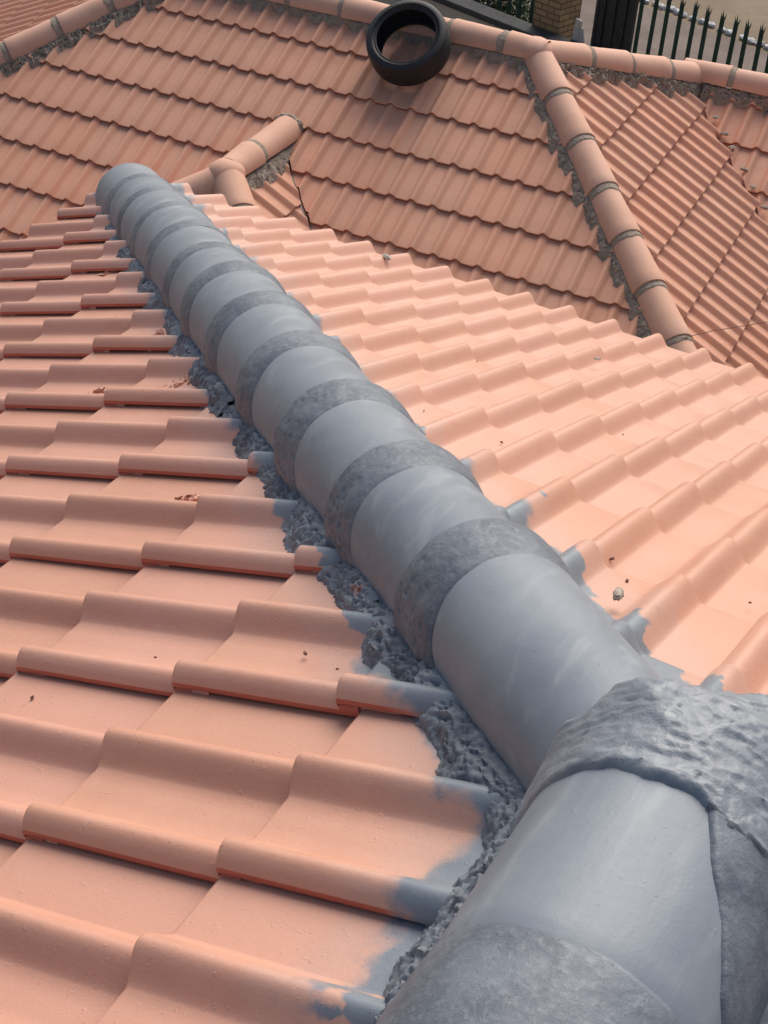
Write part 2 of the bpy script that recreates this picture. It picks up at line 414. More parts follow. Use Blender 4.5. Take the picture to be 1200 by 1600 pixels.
def collar_mesh(A, B, s0, s1, r0, r1, rbot, amp, ang=99, res=.0045, seed=0, T=None, tail=.03, edge=.006, flare=0.0):
    """mortar ring around a cap joint: from s0 (radius r0) swelling to s1 (radius r1), then dropping to rbot over tail"""
    A, d, lat, up, L = frame(A, B)
    na = int(2 * math.radians(ang) * r1 / res); a = np.radians(np.linspace(-ang, ang, na))
    n1 = max(6, int((s1 - s0) / res)); n2 = max(4, int(tail / res))
    ss = np.concatenate([np.linspace(s0, s1, n1), np.linspace(s1, s1 + tail, n2 + 1)[1:]])
    rr_ = np.concatenate([r0 + (r1 - r0) * np.linspace(0, 1, n1) ** .8, r1 + (rbot - r1) * (np.linspace(0, 1, n2 + 1)[1:]) ** .7])
    S, Aa = np.meshgrid(ss, a, indexing='ij'); Rr = np.repeat(rr_[:, None], na, 1)
    P0 = A + d * S[..., None] + lat * (np.sin(Aa) * Rr)[..., None] + up * (np.cos(Aa) * Rr)[..., None]
    env = np.sin(np.pi * np.clip((ss - ss[0]) / (ss[-1] - ss[0]), 0, 1))[:, None] ** .5
    e0 = fbm(P0 + seed, 16, 2) * edge
    q = np.clip(-Aa / a[-1], 0, 1) ** 3 * flare
    S = S + e0 - q * np.clip((ss[-1] - S) / (ss[-1] - ss[0]), 0, 1)
    ampv = amp * (.35 + 1.3 * np.clip(-Aa / a[-1], 0, 1) ** 2 + .25 * vn(P0, 9)); amp_s = amp; amp = ampv
    lump = fbm(P0 + seed, 38, 3) * amp + np.abs(fbm(P0 + seed + 9, 16, 2)) * amp
    lump -= amp * 1.2 * np.clip(worley(P0 + seed, 70)[0] < .22, 0, 1) * .6
    sink = -.004 * (1 - env)
    Rr = Rr + lump * env + sink
    P = A + d * S[..., None] + lat * (np.sin(Aa) * Rr)[..., None] + up * (np.cos(Aa) * Rr)[..., None]
    V = P.reshape(-1, 3)
    if T is not None: V = V @ T[:3, :3].T + T[:3, 3]
    return V, grid_faces(len(ss), na)
def bed_mesh(A, B, side, ground, rin, rout, zin, amp, res, seed=0, T=None, wig=.02, cell=60, bulge=.02):
    """rough mortar bed between a cap edge and the tiles. ground(x,y) gives the tile level"""
    A, d, lat, up, L = frame(A, B); lat = lat * side
    n = max(8, int(L / res)); m = max(6, int((rout - rin + .03) / res))
    s = np.linspace(0, L, n); t = np.linspace(0, 1, m)
    S, Tt = np.meshgrid(s, t, indexing='ij')
    Q = A + d * s[:, None]
    wv = fbm(Q + seed, 9, 3) * wig + fbm(Q + seed + 3, 40, 2) * wig * .45
    D = rin + (rout - rin + wv[:, None]) * Tt
    P = A + d * S[..., None] + lat * D[..., None]
    g = ground(P[..., 0], P[..., 1])
    zt = P[..., 2] + zin
    k = Tt ** .8
    P[..., 2] = zt * (1 - k) + (g - .012) * k + bulge * np.sin(np.pi * np.clip(Tt, 0, 1)) ** .8
    f1, f2 = worley(P + seed, cell); ed = np.clip((f2 - f1) * 3, 0, 1)
    env = np.clip(np.sin(np.pi * (Tt * .9 + .1)), 0, 1) ** .5
    aw = P + (fbm(P + seed + 2, 18, 2) * .02)[..., None]
    rdg = (1 - np.abs(fbm(aw + seed, 48, 2)) * 2.6); rdg = np.clip(rdg, -1, 1)
    hgt = (ed ** .5 - .7) * amp * .25 + fbm(P + seed, 20, 3) * amp * 1.6 + rdg * amp * .9
    aw2 = A + ((P - A) @ d)[..., None] * d * .55 + (P - A) - ((P - A) @ d)[..., None] * d
    hgt += amp * 1.0 * (1 - 2.6 * np.abs(fbm(aw2 + seed + 4, 120, 2))) + amp * .5 * (1 - 2.6 * np.abs(fbm(P + seed + 6, 230, 1)))
    nr = up * .75 + lat * .65; nr /= np.linalg.norm(nr)
    P = P + nr * (hgt * env)[..., None] + lat * (fbm(P + seed + 8, 30, 2) * amp * env)[..., None]
    V = P.reshape(-1, 3)
    if T is not None: V = V @ T[:3, :3].T + T[:3, 3]
    Fc = grid_faces(n, m)
    if side > 0: Fc = [f[::-1] for f in Fc]
    return V, Fc

# ================================================================== SETTING
GZ = -6.7
def sheet(name, pts, z, mat):
    V = [(x, y, z) for x, y in pts]; o = mesh_obj(name, V, [list(range(len(V)))], mat, smooth=0); return tag(o, kind='structure')
sheet('ground', [(-400, -400), (400, -400), (400, 400), (-400, 400)], GZ, 'ground')
sheet('pavement', [(-14.2, 24.85), (-13.0, 6.0), (14, 6.0), (14, 15.07)], GZ + .004, 'pave')

# ================================================================== NEAR HOUSE
TN = math.tan(.387243); THN = .387243; GN = .305512; HO = -.013
AP = np.array([.05, -.05, .05 * TN * 0 + .02])           # apex of the ridge and two hips
near = empty('house', (0, -2.5, GZ), 'near house with a freshly painted salmon tile roof and grey coated ridge caps', 'house')
E_ = 3.02                                              # eave distance
def gnear(x, y):                                       # pan level of the near roof
    return np.minimum(np.minimum(x, -y) * 1.0, -(x - .10)) * TN + HO + .004
near.location = (0, -2.5, GZ)
bpy.context.view_layer.update()
def P_(o): o.matrix_parent_inverse = near.matrix_world.inverted(); return o
sq2 = math.sqrt(.5)
inset = .03
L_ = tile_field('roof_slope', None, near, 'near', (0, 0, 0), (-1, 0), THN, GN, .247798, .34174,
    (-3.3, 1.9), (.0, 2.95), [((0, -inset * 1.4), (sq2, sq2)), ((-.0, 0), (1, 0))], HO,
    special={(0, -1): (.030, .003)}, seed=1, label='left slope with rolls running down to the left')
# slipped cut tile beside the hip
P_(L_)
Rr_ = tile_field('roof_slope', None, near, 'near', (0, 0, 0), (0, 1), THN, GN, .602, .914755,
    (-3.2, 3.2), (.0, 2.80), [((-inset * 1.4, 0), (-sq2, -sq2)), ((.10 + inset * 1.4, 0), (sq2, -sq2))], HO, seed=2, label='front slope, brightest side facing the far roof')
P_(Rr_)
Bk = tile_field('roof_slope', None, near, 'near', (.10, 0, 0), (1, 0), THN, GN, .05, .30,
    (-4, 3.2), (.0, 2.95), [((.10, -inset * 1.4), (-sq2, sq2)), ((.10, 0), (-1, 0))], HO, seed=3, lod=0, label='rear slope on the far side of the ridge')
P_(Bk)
# deck, fascia, walls
def deckpoly(pts): return mesh_obj('roof_deck', pts, [list(range(len(pts)))], 'deck', near, 0)
z_ = lambda d: -d * TN - .05
YB = -6.0
for pts in ([(0, YB, z_(0)), (0, 0, z_(0)), (-2.95, 2.95, z_(2.95)), (-2.95, YB, z_(2.95))],
            [(0, 0, z_(0)), (.1, 0, z_(0)), (3.05, 2.95, z_(2.95)), (-2.95, 2.95, z_(2.95))],
            [(.1, YB, z_(0)), (3.05, YB, z_(2.95)), (3.05, 2.95, z_(2.95)), (.1, 0, z_(0))]):
    P_(deckpoly(pts))
ez = z_(2.95)
P_(mesh_obj('wall', *join([box((.05, (YB + 2.45) / 2, (GZ + ez) / 2 - .05), (5.1, 2.45 - YB, ez - GZ - .1))]), 'wall', near, 0))
P_(mesh_obj('soffit', *box((.05, (YB + 2.9) / 2, ez - .14), (5.9, 2.9 - YB, .02)), 'white', near, 0))
P_(mesh_obj('fascia', *join([box((.05, 2.93, ez - .06), (5.96, .025, .18)), box((-2.93, (YB + 2.9) / 2, ez - .06), (.025, 2.9 - YB, .18)), box((3.03, (YB + 2.9) / 2, ez - .06), (.025, 2.9 - YB, .18))]), 'fascia', near, 0))

# grey hip caps
RN = .118
def hipN(s):
    k = max(0, s - 1.3); L_t = float(np.interp(s, [0, .35, 1.0, 1.8, 3.0], [.005, .016, .034, .042, .052])) * sq2
    return np.array([-s - L_t, s - L_t, -s * TN + .012 - .035 * k])
joints = [.29, .515, .735, .965, 1.19, 1.40, 1.61, 1.83, 2.05, 2.27, 2.49, 2.71]
ends = [-.02] + joints
rad = lambda s: float(np.interp(s, [0, .6, 1.0, 1.6, 2.5], [.101, .111, .114, .118, .122]))
for i, s1 in enumerate(joints):
    s0 = ends[i] - .035 if i else -.02
    jx = rng.normal(0, .0022, 3); jy = rng.normal(0, .0022, 3)
    V, Fc = cap_mesh(hipN(s0) + jx, hipN(s1) + jy, rad(s0) - .003, rad(s1) + .003, seed=i, wob=.0014, na=72, ang=112)
    cp = P_(mesh_obj('ridge_cap', V, Fc, 'grey', near))
    if s1 < joints[-1]:
        A, B = hipN(s0) + jx, hipN(s1) + jy; Ln = np.linalg.norm(B - A)
        wd = [.095, .080, .088, .072, .08, .062, .066, .05, .058, .05, .05, .05][i] + .008 * rng.random()
        am = [.0050, .0045, .004, .003][min(i, 3)]
        RQ = rad(s1)
        V, Fc = collar_mesh(A, B, Ln - wd, Ln + .004, RQ + .0035, RQ + (.0125 if i < 6 else .008), RQ - .012, am, res=.0035 if i < 4 else .006, seed=i * 5 + 1, ang=112, edge=.005, flare=.045, tail=.018)
        cl = mesh_obj('mortar_collar', V, Fc, 'gmort', cp)
        cl.matrix_parent_inverse = near.matrix_world.inverted()
        cl.matrix_parent_inverse = Matrix.Identity(4)
# ridge caps coming towards the camera
rj = [.345, .74, 1.12, 1.5, 1.9, 2.4, 2.9]
prev = -.02
for i, s1 in enumerate(rj):
    A = (.08, -.05 - prev, .022); B = (.08, -s1, .020)
    V, Fc = cap_mesh(A, B, RN + .016, RN + .018, seed=30 + i, wob=.0014, na=64)
    cp = P_(mesh_obj('ridge_cap', V, Fc, 'grey', near))
    if i < 6:
        Ln = s1 - .05 - prev
        V, Fc = collar_mesh(A, B, Ln - .01, Ln + .115, RN + .0205, RN + .024, RN + .008, .0022, res=.0035 if i < 1 else .012, seed=77 + i, tail=.02, edge=.002)
        mesh_obj('mortar_collar', V, Fc, 'gmort', cp)
    prev = s1 - .055
# right hip caps, mostly under the mortar
for i in range(9):
    a0, a1 = i * .3 - .0, i * .3 + .33
    f = lambda s: np.array([.05 + s, -.05 + s, -s * TN + .03])
    V, Fc = cap_mesh(f(a0), f(a1), RN - .004, RN + .003, seed=50 + i)
    P_(mesh_obj('ridge_cap', V, Fc, 'grey', near))
# mortar beds along the hip and ridge
def bed_near(A, B, side, res, amp, seed, **kw):
    V, Fc = bed_mesh(A, B, side, gnear, kw.pop('rin', .088), kw.pop('rout', .165), kw.pop('zin', .0), amp, res, seed, **kw)
    return P_(mesh_obj('mortar_bed', V, Fc, 'gbed', near, 60))
for side in (-1, 1):
    w_ = .147 if side < 0 else .122
    for sa, sb_ in ((-.10, .35), (.35, 1.0)): bed_near(hipN(sa), hipN(sb_), side, .0028, .0037 if side < 0 else .003, 3 + side, rout=w_ + .008, rin=.098, zin=-.014, bulge=.013)
    for sa, sb_ in ((1.0, 1.8), (1.8, 2.66)): bed_near(hipN(sa), hipN(sb_), side, .005, .0045 if side < 0 else .003, 8 + side, rout=w_ + .010, rin=.103, zin=-.012, bulge=.014)
bed_near((.08, .10, .032), (.08, -.40, .032), 1, .0028, .005, 21, rin=.110, rout=.180, zin=.015, wig=.018, bulge=.010)
bed_near((.08, -.40, .032), (.08, -2.6, .032), 1, .012, .006, 22, rout=.18, zin=.0)
bed_near((.05, -.05, .032), (.05, -2.6, .032), -1, .012, .006, 23, rout=.18, zin=.01)

# mortar saddle over the junction
def saddle(which):
    res = .0031
    xs = np.arange(-.24, .62, res); ys = np.arange(-1.0, .52, res)
    X, Y = np.meshgrid(xs, ys, indexing='ij')
    Z3 = np.stack([X, Y, np.zeros_like(X)], -1)
    base = gnear(X, Y) + .012
    def tube(lat, zc, r, on, *q_): 
        q = np.sqrt(np.clip(r * r - lat * lat, 0, None)); return np.where(np.abs(lat) < r, zc + q - 1.3 * on, -9)
    s1 = (Y - X) / 2; t1 = tube((X + Y) * sq2, -np.maximum(s1, 0) * TN + .012, RN - .014, np.clip(-s1 - .03, 0, 1))
    t2 = tube(X - .08, np.full_like(X, .022), RN + .018, np.clip(Y + .01, 0, 1))
    s3 = (X + Y) / 2; t3 = tube((Y - X + .10) * sq2, -np.maximum(s3, 0) * TN + .03, RN + .003, np.clip(-s3 - .01, 0, 1))
    def smax(a, b, k):
        h = np.clip(.5 + .5 * (a - b) / k, 0, 1); return b * (1 - h) + a * h + k * h * (1 - h)
    S = smax(smax(t1, t2, .035), t3, .035); S = smax(S, base, .03)
    # blend hard tube walls a little
    nz = fbm(Z3, 14, 3); nf = fbm(Z3 + 5, 60, 3)
    # hammered area
    edge = -.132 + .016 * nz + .006 * nf - .10 * np.clip(X - .08, 0, .2) - .12 * np.clip(.02 - X, 0, .2) - .2 * np.clip(-.04 - X, 0, .2)
    mA = (Y > edge) & (s1 < .008 + .02 * nz + .008 * nf)
    mA &= ~((X + Y) * sq2 < -.200 + .02 * nz) & (X > -.066 + .010 * nz)
    mA &= ((Y - X + .10) * sq2 < .160 + .018 * nz + .006 * nf)
    # right flank patch
    mB = (X > .118 + .52 * np.clip(-Y - .15, 0, 1) + .010 * nz) & (Y <= edge + .01) & (Y > -1.0)
    wp = Z3 + .012 * np.stack([vn(Z3, 30), vn(Z3 + 4, 30), X * 0], -1)
    ham = .0030 * (.45 - 1.5 * np.abs(fbm(wp * np.array([.8, 1.8, 1]), 42, 2))) + .0024 * (.45 - 1.6 * np.abs(fbm(wp * np.array([.9, 1.6, 1]) + 2, 100, 2))) + .003 * nz
    # smoother trowelled skin toward the right
    tr = np.clip((.5 - np.hypot((X - .17) / .10, (Y - .02) / .07)) * 3, 0, 1) * 0
    zA = S + .0065 + ham
    zB = S + .0035 + .002 * nz + .0015 * nf + .009 * np.clip(fbm(Z3 * np.array([1, .5, 1]), 14, 3) - .12, 0, 1)
    D = np.minimum(np.minimum(np.abs((X + Y) * sq2) - .11 + 9 * (s1 < -.06), np.abs(X - .08) - .136 + 9 * (Y > .06)), np.abs((Y - X + .1) * sq2) - .121 + 9 * (s3 < -.06))
    zA = zA - .034 * np.clip(D / .045, 0, 1) ** .8
    mask = mA | mB
    Zz = np.where(mA, zA, zB)
    # sink the rim
    mk = mask.astype(float)
    bl = mk.copy()
    for _ in range(5):
        p = np.pad(bl, 1, mode='edge'); bl = (p[:-2, 1:-1] + p[2:, 1:-1] + p[1:-1, :-2] + p[1:-1, 2:] + p[1:-1, 1:-1]) / 5
    Zz = Zz - np.clip(1 - bl, 0, 1) ** 1.0 * .020
    idx = -np.ones(X.shape, int); use = np.zeros(X.shape, bool)
    if which == 1: mask = mB & ~mA
    else: mask = mA
    cell = mask[:-1, :-1] | mask[1:, :-1] | mask[:-1, 1:] | mask[1:, 1:]
    for a in (0, 1):
        for b_ in (0, 1): use[a:a + cell.shape[0], b_:b_ + cell.shape[1]] |= cell
    idx[use] = np.arange(use.sum()); V = np.stack([X, Y, Zz], -1)[use]
    ci, cj = np.nonzero(cell)
    Fc = np.stack([idx[ci, cj], idx[ci + 1, cj], idx[ci + 1, cj + 1], idx[ci, cj + 1]], 1)
    return V, Fc.tolist()
V, Fc = saddle(0)
P_(mesh_obj('junction_mortar', V, Fc, 'gcoat', near, 60))
V, Fc = saddle(1)
P_(mesh_obj('mortar_patch', V, Fc, 'gmort', near, 60))

# lumps of salmon-coated debris stuck to the left slope
for (x, y, a, b_) in [(-1.345, 1.09, .05, .09), (-1.60, 1.34, .045, .07), (-1.56, 1.02, .03, .04), (-2.2, 1.9, .05, .06), (-.985, .575, .02, .012), (-.68, .47, .02, .02)]:
    n = 60; u = np.linspace(-1, 1, n); U, W2 = np.meshgrid(u, u, indexing='ij'); P = np.stack([x + U * a * 1.2, y + W2 * b_ * 1.2, U * 0], -1)
    rad = np.clip(1 - np.hypot(U, W2) + .5 * fbm(P, 30, 3), -.3, 1)
    bits = fbm(P + 3, 110, 3) * .9 + fbm(P + 8, 40, 2) * .6
    hN = np.where((rad > .05), np.clip(bits, -.06, 1) * .011 * np.clip(rad * 2, 0, 1), -.01)
    hN = np.where(bits < .10, -.006, hN)
    # follow the pan between rolls
    P[..., 2] = P[..., 0] * TN + HO + .012 + hN
    P_(mesh_obj('mortar_smear', P.reshape(-1, 3), grid_faces(n, n), 'smear', near, 60))

# ================================================================== FAR HOUSE
FY, FZ, FA, THF, GF = 8.197355, -2.278913, .0754922, .520117, .341931
t_ = math.tan(THF)
TF = np.array([[math.cos(FA), -math.sin(FA), 0, 0], [math.sin(FA), math.cos(FA), 0, FY], [0, 0, 1, FZ], [0, 0, 0, 1.]])
def toW(u, v, z=0): p = TF @ np.array([u, v, z, 1.]); return Vector(p[:3])
far = empty('house', tuple(toW(-4, -2, 0).xy) + (GZ,), 'far house with a weathered terracotta tile roof, hipped wing and bare cement joints', 'house')
bpy.context.view_layer.update()
FI = far.matrix_world.inverted()
def PF(o, inv=True): o.matrix_parent_inverse = FI; return o
HF = -.046
UP, UL, UM, VM, VE = -3.50, -6.27, -4.88, -1.0, -1.70      # hip end, left hip end, mini ridge line, its top, its end
EVE = -3.35
kw = dict(gauge=GF, th=THF)
def FT(name, **k):
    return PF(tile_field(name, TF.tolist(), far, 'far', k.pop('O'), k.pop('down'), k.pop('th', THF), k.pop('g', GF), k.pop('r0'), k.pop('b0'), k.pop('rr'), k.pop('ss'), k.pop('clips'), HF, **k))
vc = .0
FT('roof_slope', O=(0, 0, 0), down=(0, -1), r0=-3.50 + .15 * 0, b0=.29671, rr=(-9.2, -.4), ss=(.0, 3.2),
   clips=[((UP - .03, 0), (sq2, sq2)), ((UL + .03, 0), (-sq2, sq2)), ((0, -.04), (0, 1))],
   splits=[((UM + .012, VM), (sq2, sq2)), ((UM - .012, VM), (-sq2, sq2))],
   remove=lambda c: c.y < VM and abs(c.x - UM) < (VM - c.y) + .012, seed=4, label='slope facing the near roof, below the tyre')
gF2 = .31 / math.cos(THF)
VV0 = 2.07
FT('roof_slope', O=(UP, 0, 0), down=(1, 0), g=gF2, r0=.97 + .023, b0=.335, rr=(-3.4, 1.6), ss=(.0, 3.0),
   clips=[((UP + .03, 0), (-sq2, -sq2)), ((-1.43 + .03, 0), (sq2, sq2)), ((UP, 0), (-1.38 / 1.59, .80 / 1.59))], seed=5, label='wing slope with rolls running down to the right')
FT('roof_slope', O=(0, VV0, 0), down=(0, -1), r0=-2.24 + .023, b0=VV0 - .90 - .31 * 3, g=gF2, rr=(-3, 3.0), ss=(.60, 5.2),
   clips=[((-1.43 - .02, 0), (-sq2, -sq2)), ((0, 1.33), (0, 1))], seed=6, label='small slope right of the valley')
FT('roof_slope', O=(UL, 0, 0), down=(-.9363, -.3511), th=math.atan(t_ * .7773), r0=.02, b0=.2, rr=(-3.2, 3.4), ss=(.0, 3.2),
   clips=[((UL - .03, 0), (sq2, -sq2)), ((0, -3.4), (0, -1)), ((0, .9), (0, 1))], seed=7, label='left end slope')
FT('roof_slope', O=(UM - 1.0, 0, 0), down=(1, 0), g=gF2, r0=-1.45, b0=1.0 + .38, rr=(-3.4, -.9), ss=(1.0, 2.6),
   clips=[((-5.88 - .008, 0), (sq2, sq2)), ((UM + .02, VE), (-sq2, -sq2)), ((UM + .02, 0), (-1, 0))], seed=8, label='right slope of the small gablet')
FT('roof_slope', O=(UM + 1.0, 0, 0), down=(-1, 0), g=gF2, r0=1.45, b0=1.0 + .30, rr=(.9, 3.4), ss=(1.0, 2.6),
   clips=[((UM + 1.0 - .04 - 0, 0 - 0), (0, 0)) if False else ((UM - .025, VM), (-sq2, sq2)), ((UM - .02, VE), (sq2, -sq2)), ((UM - .02, 0), (1, 0))], seed=9, label='left slope of the small gablet')
FT('roof_slope', O=(0, VE + 1.0, 0), down=(0, -1), r0=UM + .1, b0=1.25, g=gF2, rr=(-6.6, -3.0), ss=(1.0, 2.6),
   clips=[((UM, VE - .03), (-sq2, sq2)), ((UM, VE - .03), (sq2, sq2))], seed=10, label='end slope of the small gablet')
# decks
def dk(pts): 
    V = [toW(*p) for p in pts]; return PF(mesh_obj('roof_deck', V, [list(range(len(V)))], 'deck', far, 0))
dz = -.085
E2 = 3.3
def zf1(v): return v * t_ + dz
dk([(UL, 0, dz), (UP, 0, dz), (UP + E2, -E2, zf1(-E2)), (UL - E2, -E2, zf1(-E2))])
dk([(UP, 0, dz), (-2.70, 1.37, -.80 * t_ + dz), (-1.43 + E2 - 1.9, -E2 + 1.9 , -(.57+ .0 - -3.5 + -2.6) * 0 + (-(-1.43 + 1.4 - UP) * t_) + dz), (UP + E2, -E2, -(E2) * t_ + dz)])
dk([(-2.70, 1.37, (1.37 - VV0) * t_ + dz), (2.0, 1.37, (1.37 - VV0) * t_ + dz), (2.0, -1.2, (-1.2 - VV0) * t_ + dz), (-.2, -1.2, (-1.2 - VV0) * t_ + dz)])
dk([(UL, 0, dz), (UL - E2, -E2, -E2 * t_ + dz), (UL - E2, E2, -E2 * t_ + dz)])
dk([(UL, 0, dz), (UL - E2, E2, -E2 * t_ + dz), (UP + 1.2, E2, -E2 * t_ + dz), (UP, 0, dz)])
dk([(-2.70, 1.37, (1.37 - VV0) * t_ + dz), (UP + 1.2, E2, -E2 * t_ + dz), (UP, 0, dz)])
dk([(-2.70, 1.37, (1.37 - VV0) * t_ + dz), (UP + 1.2, E2, -E2 * t_ + dz), (2.0, E2, -E2 * t_ + dz), (2.0, 1.37, (1.37 - VV0) * t_ + dz)])
# walls, fascia
wt = FZ - E2 * t_
V, Fc = join([box((0, 0, 0), (9.6, 6.0, wt - GZ - .1))]); V = [toW(p[0] - 4.3, p[1], (GZ + wt) / 2 - FZ + p[2] - .05) for p in V]
PF(mesh_obj('wall', V, Fc, 'wall', far, 0))
V, Fc = join([box((-4.4, -E2, -E2 * t_ - .12), (11.0, .025, .2)), box((-9.7, 0, -E2 * t_ - .12), (.025, 6.6, .2))]); V = [toW(*p) for p in V]
PF(mesh_obj('fascia', V, Fc, 'fascia', far, 0))

RF = .105
def far_line(A, B, joints_, z0, side_beds=(1, 1), seed=0, r=RF, flip=False, rout=.16, start=-.03):
    """caps from the top A to the bottom B (plan points with z). joints_ = distances along the line of each cap's lower end"""
    A = np.array(A, float); B = np.array(B, float); A[2] += z0; B[2] += z0
    d = (B - A) / np.linalg.norm(B - A); last = start
    for i, s1 in enumerate(joints_):
        V, Fc = cap_mesh(A + d * (last - .04), A + d * s1, r - .007, r + .007, thick=.013, seed=seed + i, T=TF, na=44, ns=8, wob=.0015, ang=94)
        cp = PF(mesh_obj('ridge_cap', V, Fc, 'farcap', far))
        if i < len(joints_) - 1:
            V, Fc = collar_mesh(A, B, s1 - .025, s1 + .028 + .022 * rng.random(), r - .006, r + .0005, r - .012, .004, ang=92, res=.006, seed=seed + i, T=TF, tail=.035, edge=.016)
            mesh_obj('mortar_joint', V, Fc, 'fmort', cp)
        last = s1
def far_bed(A, B, side, ground, z0, rout, seed, rin=.085, amp=.007, wig=.035, bulge=.012):
    A = np.array(A, float); B = np.array(B, float); A[2] += z0; B[2] += z0
    V, Fc = bed_mesh(A, B, side, ground, rin, rout, .0, amp, .008, seed, T=TF, wig=wig, cell=34, bulge=bulge)
    PF(mesh_obj('mortar_bed', V, Fc, 'fmort', far, 50))
ZC = -.035
gF1 = lambda x, y: np.where(True, y * t_ + HF + .004, 0)
gF2_ = lambda x, y: -(x - UP) * t_ + HF + .004
gF3 = lambda x, y: (y - VV0) * t_ + HF + .004
gF0 = lambda x, y: (x - UL) * t_ + HF + .004
gG1 = lambda x, y: -(x - UM + 1.0) * t_ + HF + .004
gG2 = lambda x, y: (x - UM - 1.0) * t_ + HF + .004
k3 = math.sqrt(2 + t_ * t_)
# main hip toward the camera
Hd = lambda d: (UP + d, -d, -d * t_)
far_line(Hd(0), Hd(3.2), [k3 * d for d in (.27, .54, .81, 1.07, 1.33, 1.60, 1.87, 2.14, 2.41, 2.68, 2.95, 3.2)], ZC, seed=100, start=.05)
far_bed(Hd(.02), Hd(3.2), 1 if frame(Hd(0), Hd(1))[2] @ np.array([-1, -1, 0]) > 0 else -1, gF1, ZC, .165, 201)
far_bed(Hd(.1), Hd(3.2), -1 if frame(Hd(0), Hd(1))[2] @ np.array([-1, -1, 0]) > 0 else 1, gF2_, ZC, .115, 202, bulge=.0)
# top ridge: caps laid from the right to the left
rl = UP - UL
def ridge_line(A, B, js, seed): far_line(A, B, js, ZC + .012, seed=seed)
ridge_line((UP, 0, 0), (UL, 0, 0), [.20, .60, 1.0, 1.4, 1.8, 2.2, 2.6, rl + .05], 140)
far_bed((UP - .05, 0, 0), (UL, 0, 0), 1 if frame((UP, 0, 0), (UL, 0, 0))[2][1] < 0 else -1, gF1, ZC, .112, 203, wig=.035)
# back of the wing top: P to Q, then the low ridge to the right
Q_ = (-2.70, 1.38, -.43)
lq = np.linalg.norm(np.array(Q_) - np.array((UP, 0, 0)))
far_line((UP, 0, 0), Q_, [.42, .83, 1.24, lq + .03], ZC + .01, seed=160, start=.05)
sd_ = 1 if frame((UP, 0, 0), Q_)[2] @ np.array([1, -1, 0]) > 0 else -1
far_bed((UP, 0, 0), Q_, sd_, gF2_, ZC, .155, 205, wig=.05, amp=.014)
far_line((-2.74, 1.36, -.405), (2.0, 1.36, -.405), [.28, .68, 1.08, 1.48, 1.88, 2.28, 2.68, 3.08, 3.48, 3.88, 4.3, 4.7], ZC + .02, seed=180)
far_bed((-2.62, 1.36, -.405), (2.0, 1.36, -.405), 1 if frame((0, 0, 0), (1, 0, 0))[2][1] < 0 else -1, gF3, ZC, .15, 206, wig=.05, amp=.012)
# left hip
far_line((UL, 0, 0), (UL - 3.2, -3.2, -3.2 * t_), [.1 + .41 * i for i in range(1, 12)], ZC, seed=210)
sl_ = 1 if frame((0, 0, 0), (-1, -1, 0))[2] @ np.array([1, -1, 0]) > 0 else -1
far_bed((UL, 0, 0), (UL - 3.2, -3.2, -3.2 * t_), sl_, gF1, ZC, .17, 207, wig=.05, amp=.012)
# gablet: ridge and hips
mz = VM * t_
far_line((UM, VE - .03, mz), (UM, VM + .12, mz), [.34, .36 + .34 + .17], ZC + .03, seed=240, start=.10)
far_line((UM, VE, mz), (UM + 1.5, VE - 1.5, mz - 1.5 * t_), [.34, .72, 1.1, 1.5, 1.9, 2.25], ZC + .02, seed=250, r=.115, start=.07)
far_line((UM, VE, mz), (UM - 1.5, VE - 1.5, mz - 1.5 * t_), [.38, .76, 1.14, 1.5, 1.9, 2.25], ZC + .01, seed=260, r=.11, start=.07)
far_bed((UM, VE - .02, mz), (UM, VM + .06, mz), 1 if frame((0, 0, 0), (0, 1, 0))[2][0] > 0 else -1, gG1, ZC, .16, 208, wig=.04)
far_bed((UM, VE - .02, mz), (UM, VM + .06, mz), -1 if frame((0, 0, 0), (0, 1, 0))[2][0] > 0 else 1, gG2, ZC, .13, 209, wig=.02)
far_bed((UM, VE, mz), (UM + 1.5, VE - 1.5, mz - 1.5 * t_), -sl_ if False else (1 if frame((0, 0, 0), (1, -1, 0))[2] @ np.array([1, 1, 0]) > 0 else -1), gG1, ZC, .13, 211, wig=.02)
for (ax, ay, zf, dl) in ((UM, VM, lambda x, y: y * t_, 1.9), (-2.70, 1.27, lambda x, y: (y - VV0) * t_, 2.2)):
    q = [(ax - .05, ay - .05), (ax + .05, ay + .05), (ax + dl + .05, ay - dl + .05), (ax + dl - .05, ay - dl - .05)]
    hv = [zf(ax, ay), zf(ax, ay), zf(ax + dl, ay - dl), zf(ax + dl, ay - dl)]
    PF(mesh_obj('valley_tray', [toW(x, y, h + HF + .001) for (x, y), h in zip(q, hv)], [(0, 1, 2, 3)], 'fascia', far, 0))
